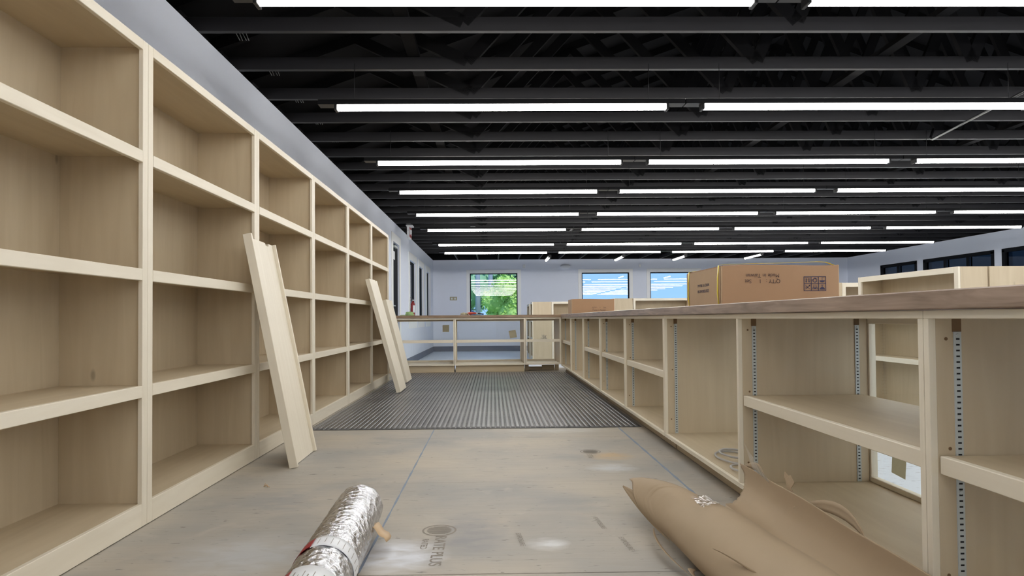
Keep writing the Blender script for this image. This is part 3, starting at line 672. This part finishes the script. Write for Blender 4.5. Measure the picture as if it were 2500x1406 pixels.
# ------------------------------------------------------------------ foil insulation roll
rl = thing('foil_roll', 'roll of shiny silver bubble foil lying on the plywood floor', 'insulation roll', (-.55, 2.56, .0955)); rl.rotation_euler = (0, 0, .05)
NR, NL = 96, 220; RR = .0925; Ya, Yb_ = -1.35, 0.0; grid = []; rnd = random.Random(5)
ph = [rnd.uniform(0, 6) for _ in range(8)]
def foil_r(a, y):
    return RR + .0011*math.sin(150*y+3*math.sin(a*2+ph[0])+a*6) + .0009*math.sin(95*y-9*a+ph[1]+2*math.sin(30*y)) + .0012*math.sin(26*a+40*y+ph[2])*math.sin(60*y+5*a) - .0009*abs(math.sin(210*y+14*a))
for j in range(NL+1):
    y = Ya+(Yb_-Ya)*j/NL; e = min(1, (Yb_-y)/.03); sq = math.sqrt(max(0, 1-(1-e)**2))*.12+.88
    grid.append([(foil_r(a, y)*sq*math.cos(a), y, foil_r(a, y)*sq*math.sin(a)) for a in [2*PI*i/NR for i in range(NR+1)]])
sheet('foil_skin', grid, 'foil', rl, 0)
bm = bmesh.new()                                                       # spiral of layers at both ends
for y in (Ya+.004, Yb_-.006):
    for k in range(6):
        ra, rb = .080-k*.011, .080-k*.011-.008; N = 32
        A = [bm.verts.new((ra*math.cos(2*PI*i/N), y, ra*math.sin(2*PI*i/N))) for i in range(N)]; B = [bm.verts.new((rb*math.cos(2*PI*i/N), y-.004 if y < -1 else y+.003, rb*math.sin(2*PI*i/N))) for i in range(N)]
        for i in range(N): bm.faces.new((A[i], A[(i+1) % N], B[(i+1) % N], B[i]))
link('rolled_layers', to_mesh('layers', bm), 'foil', rl)
def wrap(name, y0_, y1_, a0, a1, mat, dr=.0022, skew=0):
    g = []
    for i in range(25):
        a = a0+(a1-a0)*i/24; g.append([((RR+dr)*math.cos(a), y0_+skew*(a-a0)+(y1_-y0_)*j/4, (RR+dr)*math.sin(a)) for j in range(5)])
    return sheet(name, g, mat, rl, .0004)
D2R = PI/180
wrap('red_label_band', -.69, -.62, 112*D2R, 165*D2R, 'redlabel', skew=-.01); wrap('white_label_band', -.70, -.62, -15*D2R, 112*D2R, 'white', .0018)
wrap('red_label_band', -1.05, -.855, 118*D2R, 170*D2R, 'redlabel'); lb = wrap('white_label', -1.08, -.85, 40*D2R, 118*D2R, 'white')
for k in range(7):
    a0 = (58+8*k)*D2R; wrap('label_print', -1.03+.006*(k % 3), -.89-.02*(k % 2), a0, a0+(1.0 if k % 3 else 1.8)*D2R, 'stamp', .0030)
for k in range(9):
    a0 = (4+12*k)*D2R; wrap('label_print', -.685+.01*(k % 2), -.64, a0, a0+.8*D2R, 'stamp', .0028)
for (a, c, d) in ((0, .05, .0), (.03, .06, .3)):
    g = []
    for i in range(7):
        u = i/6; g.append([(.088+.06*u+.004*math.sin(5*v), -.17-.12*v-.03*u, -.012-.028*u-.02*u*u+.02*v+.006*math.sin(9*u)) for v in (0, .5, 1)])
    sheet('tape_tab', g, 'tape', rl, .0006)
    break

# ------------------------------------------------------------------ brown paper sheet
kp = thing('kraft_paper_sheet', 'large torn sheet of brown kraft paper curled against the right cabinet', 'brown paper', (0, 0, 0))
sec = [(.80, .012), (.72, .010), (.655, .035), (.625, .09), (.645, .15), (.70, .195), (.765, .212), (.83, .195), (.885, .150), (.935, .110), (.985, .090), (1.035, .095), (1.072, .125), (1.088, .165), (1.092, .212)]
def cat(P, t):
    n = len(P)-1; f = min(max(t*n, 0), n-1e-6); i = int(f); u = f-i; p = [P[max(0, min(n, i+k))] for k in (-1, 0, 1, 2)]
    return tuple(.5*(2*p[1][d]+(p[2][d]-p[0][d])*u+(2*p[0][d]-5*p[1][d]+4*p[2][d]-p[3][d])*u*u+(3*p[1][d]-p[0][d]-3*p[2][d]+p[3][d])*u**3) for d in range(len(P[0])))
far = [(2.35,), (2.45,), (2.66,), (2.70,), (2.715,), (2.60,), (2.42,), (2.28,), (2.34,), (2.49,), (2.56,), (2.615,), (2.655,), (2.68,), (2.74,)]
NU, NV = 84, 60; grid = []; rk = random.Random(11); jag = [rk.uniform(-.006, .006) for _ in range(NU+1)]
for j in range(NV+1):
    row = []; v = j/NV
    for i in range(NU+1):
        u = i/NU; e_ = max(0, min(1, (1.15+1.56*v-2.28)/.40)); e_ = e_*e_*(3-2*e_); us = .29*e_; u = us+(1-us)*u; x, z = cat(sec, u); yf = cat(far, u)[0]+jag[i]*(1 if u < .4 or u > .6 else .3); y = 1.15+(yf-1.15)*v
        k = max(0, min(1, (.72-u)/.3)); x += .10*(2.3-y)*k*.8
        wob = .005*math.sin(5*y+9*u)+.003*math.sin(13*y-14*u)
        if u < .45: x -= .030*e_*(.45-u)/.2; z += .045*e_*min(1, (.45-u)/.12)
        z -= .035*max(0, min(1, (2.35-y)/.5))*math.exp(-((u-.71)/.10)**2)
        if u < .62: z = max(.004, z*(.92+.22*(2.1-y))+wob*min(1, z/.05)); 
        else: z = z+wob*.6
        if u > .9: x = min(x, 1.098)
        row.append((x, y, z))
    grid.append(row)
sheet('paper_body', grid, 'kraft', kp, .0015)
def flap(name, mat, P0, P1, P2, w0, w1, curl, n=10, th=.0014):
    P0, P1, P2 = map(Vector, (P0, P1, P2)); g = []
    for i in range(n+1):
        t_ = i/n; c = P0*(1-t_)**2+P1*2*t_*(1-t_)+P2*t_*t_; wv = Vector(w0)*(1-t_)+Vector(w1)*t_; env = max(.06, math.sin(PI*min(1, t_*1.02+.04)))
        g.append([c+wv*env*s+Vector(curl)*(s*s)*env for s in (0, .33, .66, 1)])
    return sheet(name, g, mat, kp, th)
flap('lower_flap', 'kraft', (.566, 2.73, .115), (.60, 2.55, .045), (.645, 2.28, .035), (.035, .02, .03), (.02, 0, .03), (-.01, 0, .012))
flap('torn_flap', 'kraft', (.612, 2.38, .05), (.575, 2.2, .035), (.66, 1.98, .008), (-.012, -.01, .012), (-.02, -.01, .01), (-.004, 0, .006))
flap('torn_flap', 'kraft', (.655, 2.02, .035), (.60, 1.95, .05), (.70, 1.76, .008), (-.03, -.005, .018), (-.01, -.01, .01), (-.004, 0, .01))
flap('torn_flap', 'kraft', (.655, 1.86, .165), (.665, 1.78, .185), (.74, 1.62, .155), (.03, -.04, -.02), (.02, -.05, -.03), (.0, 0, .012))
flap('torn_flap', 'kraft', (1.085, 2.24, .165), (1.16, 2.02, .235), (1.10, 1.80, .175), (.02, 0, .03), (.015, -.01, .03), (-.01, 0, .012))
flap('torn_flap', 'kraft', (1.10, 2.72, .20), (1.13, 2.62, .215), (1.10, 2.48, .19), (.018, 0, .035), (.0, 0, .02), (0, 0, 0))
# torn scrap standing on the rim
prism('torn_scrap', [(1.097, 2.30, .19), (1.10, 2.33, .245), (1.103, 2.345, .25), (1.103, 2.34, .272), (1.105, 2.315, .262), (1.105, 2.30, .268), (1.103, 2.265, .25), (1.098, 2.28, .225), (1.094, 2.24, .205), (1.092, 2.20, .19)], (.0016, 0, 0), 'kraft', kp)
# clear packing tape: crinkled patch on the hump and a strip standing up
g = []
for i in range(15):
    a = i/14; g.append([])
    for j in range(15):
        b_ = j/14; y = 2.30-.13*a+.02*b_; u = .385+.075*b_; x, z = cat(sec, u); k = max(0, min(1, (.72-u)/.3)); x += .08*(2.3-y)*k
        g[-1].append((x, y, z*(.92+.22*(2.1-y))+.008+.0035*rk.uniform(-1, 1)))
sheet('packing_tape', g, 'cello', kp, 0, smooth=False)
sheet('packing_tape', [[(1.087+.004*math.sin(3*i), 2.68-.030*i, .215+.10*(1-i/8)**1.3*(1 if s == 0 else .55)+.0*s+.002*rk.uniform(-1, 1)) if s == 0 else (1.09, 2.60-.020*i, .20+.02*(1-i/8)) for s in (0, 1)] for i in range(9)], 'cello', kp, 0)
# ------------------------------------------------------------------ cable coil in the cabinet
def loop(cx, cy, rx, ry, a0, a1, z0, dz, n=40): return [(cx+rx*math.cos(a0+(a1-a0)*i/n), cy+ry*math.sin(a0+(a1-a0)*i/n), z0+dz*math.sin(3.1*i/n)+.0005*math.sin(i)) for i in range(n+1)]
pts = loop(1.285, 3.25, .105, .16, .3, 6.5, .114, .006)+loop(1.30, 3.30, .085, .11, .2, 5.2, .122, .01)+[(1.255, 3.16, .15), (1.25, 3.12, .135)]+loop(1.235, 3.00, .075, .10, 1.6, 7.2, .118, .006)
cb = tube('cable_coil', pts, .0055, 'cable', None, 8); tag(cb, 'loose coil of thin grey cable on the cabinet floor', 'cable')

# ------------------------------------------------------------------ shop shelving beyond the counters
def gondola(label, x, y, rz, W, D, H, lev, ctr='gondola shelf units'):
    """open shelf unit: front faces local -y"""
    t = thing('shelf_unit', label, 'shelf unit', (x, y, ZF), rz, ctr); T = .019
    for a in (0, W-T): box('side_panel', a, a+T, .019, D, .002, H, 'ply_z', t, .001)
    box('back_panel', 0, W, D, D+.006, .01, H, 'ply_z', t, .0005); box('top_panel', T, W-T, .019, D, H-T, H, 'ply_x', t, .001)
    for a in (0, W-.045): box('stile', a, a+.045, 0, .019, .002, H, 'nose_z', t, .001)
    box('top_rail', .045, W-.045, 0, .019, H-.05, H, 'nose_x', t, .001); box('bottom_rail', .045, W-.045, 0, .019, .002, .09, 'nose_x', t, .001)
    box('bottom_panel', T, W-T, .019, D, .07, .09, 'ply_x', t, .001)
    for z in lev:
        s = box('shelf', T+.001, W-T-.001, .02, D-.001, z-.019, z, 'ply_x', t, .001); box('nosing', .046, W-.046, .001, .02, z-.045, z, 'nose_x', s, .001)
    return t
H_ = 1.417
# unit by the right edge: long side faces the counter (-x), plain end faces the camera
gondola('large shelf unit by the right edge, open side toward the counter', 3.80, 6.36, -PI/2, 1.38, .24, H_, (.62, 1.02))
gondola('back-to-back partner of the large shelf unit at the right edge', 4.51, 4.97, PI/2, 1.38, .45, H_, (.62, 1.02))
gondola('shelf unit just behind the large carton, facing the viewer', 4.18, 7.32, 0, 1.2, .4, H_, (.62, 1.02))
gondola('shelf unit left of that one, seen as a plain end panel', 3.99, 8.5, -PI/2, 1.2, .17, H_, (.62, 1.02))
gondola('shelf unit beside the small carton, open front facing the viewer', 2.90, 12.70, 0, 1.22, .4, H_, (.62, 1.02))
gondola('shelf unit with plain end panel touching the small carton in view', 2.50, 13.9, -PI/2, 1.2, .38, H_, (.62, 1.02))
gondola('far shelf unit behind the cross counter, open front facing the viewer', 1.42, 14.90, 0, 1.22, .4, H_, (.55, .98))
gondola('far shelf unit behind the cross counter, with smudged plain end panel', .95, 15.75, -PI/2, .85, .46, H_, (.55, .98))
gondola('farthest shelf unit behind the cross counter, open toward the left wall', .93, 16.85, -PI/2, .95, .46, H_-.03, (.55, .98))
# smudge on the plain end panel
bm = bmesh.new(); rs = random.Random(2)
for k in range(26):
    x, z = 1.22+rs.uniform(-.06, .06), .39+rs.uniform(-.06, .06); a = rs.uniform(0, 3); L = rs.uniform(.01, .035)
    add_box(bm, -L, L, -.0004, .0004, -.004, .004, Matrix.Translation((x, 14.897, z)) @ Matrix.Rotation(a, 4, 'Y'))
sm = link('pencil_smudge', to_mesh('smudge', bm), 'stamp'); tag(sm, 'grey scribbled smudge on a plain shelf unit end panel', 'smudge')
# sticker on the glass of the near right cabinet
bm = bmesh.new(); add_box(bm, 0, .001, -.045, .045, -.05, .05, Matrix.Rotation(.1, 4, 'X'))
st = link('paper_sticker', to_mesh('sticker', bm), 'thinpaper'); st.location = (XR+CD-.0125, 2.62, .225); tag(st, 'tan paper sticker on the glass of the cabinet behind the brown paper', 'sticker', 'paper stickers on the display glass')

# ------------------------------------------------------------------ wall and ceiling fittings
ex = thing('exit_sign', 'white and red exit sign hanging from the ceiling at the left', 'exit sign', (-1.64, 12.05, 2.69))
box('canopy', -.055, .075, .05, .28, 0, .024, 'white', ex, .004); box('housing', -.028, .02, 0, .33, -.235, -.002, 'white', ex, .004); box('face', .02, .024, .012, .318, -.215, -.02, 'redlabel', ex, .001)
text('lettering', 'EXIT', .15, 'white', ex, Matrix.Translation((.0255, .165, -.12)) @ Matrix(((0, 0, 1, 0), (1, 0, 0, 0), (0, 1, 0, 0), (0, 0, 0, 1))), extrude=.001, bold=True)
box('lamp_head', .024, .06, .02, .07, -.16, -.08, 'white', ex, .006); text('lettering', 'EXIT', .016, 'ink', ex, Matrix.Translation((-.004, -.001, -.09)) @ Matrix(((1, 0, 0, 0), (0, 0, -1, 0), (0, 1, 0, 0), (0, 0, 0, 1))))
fe = thing('fire_extinguisher', 'red fire extinguisher hanging on the left wall past the door', 'extinguisher', (XA+.075, 13.93, .925)); fe.scale = (.62, .62, .62)
bm = bmesh.new(); prof = [(0, 0), (.07, 0), (.078, .02), (.078, .44), (.06, .50), (.028, .53), (.028, .56), (0, .56)]; seg = 20; rg = [[bm.verts.new((r*math.cos(2*PI*i/seg), r*math.sin(2*PI*i/seg), z)) for i in range(seg)] for r, z in prof[1:-1]]
for a, b in zip(rg, rg[1:]):
    for i in range(seg): bm.faces.new((a[i], a[(i+1) % seg], b[(i+1) % seg], b[i]))
bm.faces.new(rg[0]); bm.faces.new(rg[-1]); link('cylinder', to_mesh('body', bm, True), 'red', fe)
sheet('instruction_label', [[(.0795*math.cos(a), .0795*math.sin(a), z) for z in (.14, .4)] for a in [-1.4+2.0*i/10 for i in range(11)]], 'white', fe, .0005)
cyl('valve', (0, 0, .555), (0, 0, .61), .02, 'steel', fe); box('handle', -.012, .012, -.13, .03, .645, .66, 'blackmetal', fe); box('lever', -.012, .012, -.11, .03, .61, .622, 'blackmetal', fe)
cyl('gauge', (.02, 0, .585), (.045, 0, .585), .022, 'white', fe); tube('hose', [(0, .02, .59), (0, .09, .57), (.02, .115, .45), (.03, .10, .25)], .009, 'blackmetal', fe); box('wall_bracket', -.113, -.07, -.03, .03, .3, .42, 'steel', fe)
dm = thing('dome_light', 'white oval dome fitting on the back wall between the windows', 'wall fitting', (2.30, YB, 2.49))
bm = bmesh.new(); bmesh.ops.create_uvsphere(bm, u_segments=24, v_segments=12, radius=1); bmesh.ops.transform(bm, matrix=Matrix.Diagonal((.165, .07, .07, 1)), verts=bm.verts)
link('shade', to_mesh('dome', bm, True), 'white', dm).location = (0, -.02, 0); box('mounting_plate', -.12, .12, -.018, -.001, .03, .06, 'white', dm)
for nm, x, z, a, b, lab in (('wall_sensor', .99, 2.50, .045, .06, 'small white wall sensor right of the tree window'), ('wall_sensor', 4.66, 2.50, .03, .06, 'small white wall sensor between the two right back windows')):
    t = thing(nm, lab, 'sensor', (x, YB, z)); box('cover', -a, a, -.03, -.001, -b, b, 'white', t, .006); box('sensor_lens', -a*.5, a*.5, -.034, -.03, -b*.3, b*.4, 'trim', t, .002)
t = thing('outlet_plate', 'pale wide outlet plate on the back wall left of the tree window', 'outlet', (-1.24, YB, 1.50)); box('plate', -.11, .11, -.008, -.001, -.055, .055, 'paper', t, .003)
for dx in (-.05, .05): box('socket', dx-.02, dx+.02, -.011, -.008, -.03, .03, 'white', t, .002)

# ------------------------------------------------------------------ things on the cross counter
def blob(name, mat, parent, loc, sc, amp, seed, n=3):
    bm = bmesh.new(); bmesh.ops.create_icosphere(bm, subdivisions=n, radius=1); rb = random.Random(seed); p = [rb.uniform(0, 6) for _ in range(6)]
    for v in bm.verts:
        d = 1+amp*(math.sin(4*v.co.x+p[0])*math.sin(5*v.co.y+p[1])+.6*math.sin(9*v.co.z+p[2]+4*v.co.x)+.4*math.sin(13*v.co.y+p[3])); v.co *= d
        v.co = Vector((v.co.x*sc[0], v.co.y*sc[1], max(v.co.z, -.25)*sc[2]))
    o = link(name, to_mesh('blob', bm, True), mat, parent); o.location = loc; return o
rg_ = thing('crumpled_cloth', 'crumpled pale green cloth on the left end of the cross counter', 'cloth', (-1.37, 9.92, .919))
blob('cloth_heap', 'green', rg_, (.03, 0, .012), (.065, .06, .05), .18, 1); blob('cloth_corner', 'green', rg_, (-.07, .01, .004), (.05, .03, .01), .2, 4)
pl = thing('pliers', 'red handled pliers with dark jaws on the cross counter', 'pliers', (-.36, 9.96, .919))
tube('grip', [(-.05, .0, .03), (0, .01, .04), (.07, .02, .032), (.10, .02, .028)], .011, 'plier', pl); tube('grip', [(-.06, .03, .012), (0, .035, .02), (.06, .03, .026), (.10, .025, .026)], .011, 'plier', pl)
tube('jaw', [(.09, .022, .028), (.15, .02, .022), (.21, .02, .014)], .010, 'dark', pl); cyl('pivot', (.10, .005, .027), (.10, .04, .027), .014, 'steel', pl)
gl = thing('work_glove', 'crumpled off-white work glove beside the red pliers', 'glove', (-.47, 9.97, .919))
blob('palm', 'paper', gl, (0, 0, .012), (.05, .045, .032), .15, 8)
for k in range(4): tube('finger', [(.02, -.03+.02*k, .02), (.05+.01*k, -.035+.022*k, .03-.004*k), (.075, -.03+.022*k, .012)], .009, 'paper', gl)
# crumbs and wood chips
for i, (x, y, z, lab) in enumerate(((-1.17, 3.22, 0, 'small curled wood shaving on the plywood floor at the left'), (-.52, 2.66, 0, 'small dry brown scrap beside the tape tab of the foil roll'))):
    t = thing('wood_shaving', lab, 'scrap', (x, y, z)); rs = random.Random(i)
    for k in range(5):
        a = rs.uniform(0, 6.3); L = rs.uniform(.012, .024)
        tube('sliver', [(0, 0, .003), (L*.6*math.cos(a), L*.6*math.sin(a), .008+.003*k), (L*math.cos(a+.3), L*math.sin(a+.3), .004)], .0016, 'tape', t, 5)

# ------------------------------------------------------------------ outside
gnd = structure(box('floor', -40, 60, YB+.3, 90, -.75, -.65, 'grass', bev=0)); gnd['label'] = 'green lawn outside the back windows'
def tree(label, loc, h, r, mat, seed, n=2600, leaf=.16, trunk=True):
    t = thing('leafy_tree', label, 'tree', loc, 0, 'trees outside the back window'); rt_ = random.Random(seed)
    blobs = [(rt_.gauss(0, r*.42), rt_.gauss(0, r*.4), h*.62+rt_.uniform(-.33, .33)*h, r*rt_.uniform(.35, .6)) for _ in range(14)]
    V, Fc = [], []
    for k in range(n):
        bx, by, bz, br = rt_.choice(blobs); d = Vector((rt_.gauss(0, 1), rt_.gauss(0, 1), rt_.gauss(0, 1))).normalized()*br*rt_.uniform(.75, 1.05); p = Vector((bx, by, bz))+d
        a = Vector((rt_.gauss(0, 1), rt_.gauss(0, 1), rt_.gauss(0, 1))).normalized()*leaf; b = a.cross(d).normalized()*leaf*.6 if a.cross(d).length > 0 else Vector((leaf, 0, 0))
        i = len(V); V += [p-a, p+b, p+a, p-b]; Fc.append((i, i+1, i+2, i+3))
    me = bpy.data.meshes.new('foliage'); me.from_pydata([tuple(v) for v in V], [], Fc); o = link('foliage', me, mat, t); o['kind'] = 'stuff'
    bm = bmesh.new()
    for bx, by, bz, br in blobs: bmesh.ops.create_icosphere(bm, subdivisions=2, radius=br*.82, matrix=Matrix.Translation((bx, by, bz)))
    link('inner_crown', to_mesh('crown', bm, True), mat, t)
    cyl('trunk', (0, 0, 0), (0, 0, h*.6), r*.07, 'bark', t, r*.04)
    return t
tree('bright yellow-green round bush tree right of centre in the window', (.75, 30, -.65), 3.3, 1.35, 'leaf_light', 1, 4200, .09)
tree('tall mid green tree filling the left of the window', (-1.7, 49, -.65), 7.6, 3.3, 'leaf_mid', 2, 4200, .22)
tree('tall mid green tree behind the bright bush in the window', (2.4, 60, -.65), 13, 4.4, 'leaf_mid', 3, 4200, .24)
tree('dark blue-green tree at the right edge of the window', (2.9, 42, -.65), 6.4, 1.6, 'leaf_dark', 4, 3200, .16)
tree('hazy green tree farthest left outside the window', (-9.5, 60, -.65), 12, 4, 'leaf_mid', 5, 3200, .26)
hs = thing('house', 'pale house with blue-grey gable roof at the lower left of the window', 'house', (-2.35, 34, -.65)); hs.scale = (.85, .85, .85)
box('wall', -2.6, 1.5, 0, 4, 0, 2.0, 'house', hs); prism('roof', [(-3.0, -.4, 1.95), (2.0, -.4, 1.95), (-.5, -.4, 3.5)], (0, 4.8, 0), 'roof', hs)
for i, (x, y) in enumerate(((-.80, 33), (-.12, 35))):
    t = thing('utility_pole', ['pale utility pole left of centre in the window', 'pale utility pole beside the bright bush in the window'][i], 'pole', (x, y, -.65), 0, 'utility poles outside'); cyl('shaft', (0, 0, 0), (0, 0, 6.2), .15, 'pole', t, .11); box('crossarm', -.7, .7, -.06, .06, 5.5, 5.65, 'pole', t)
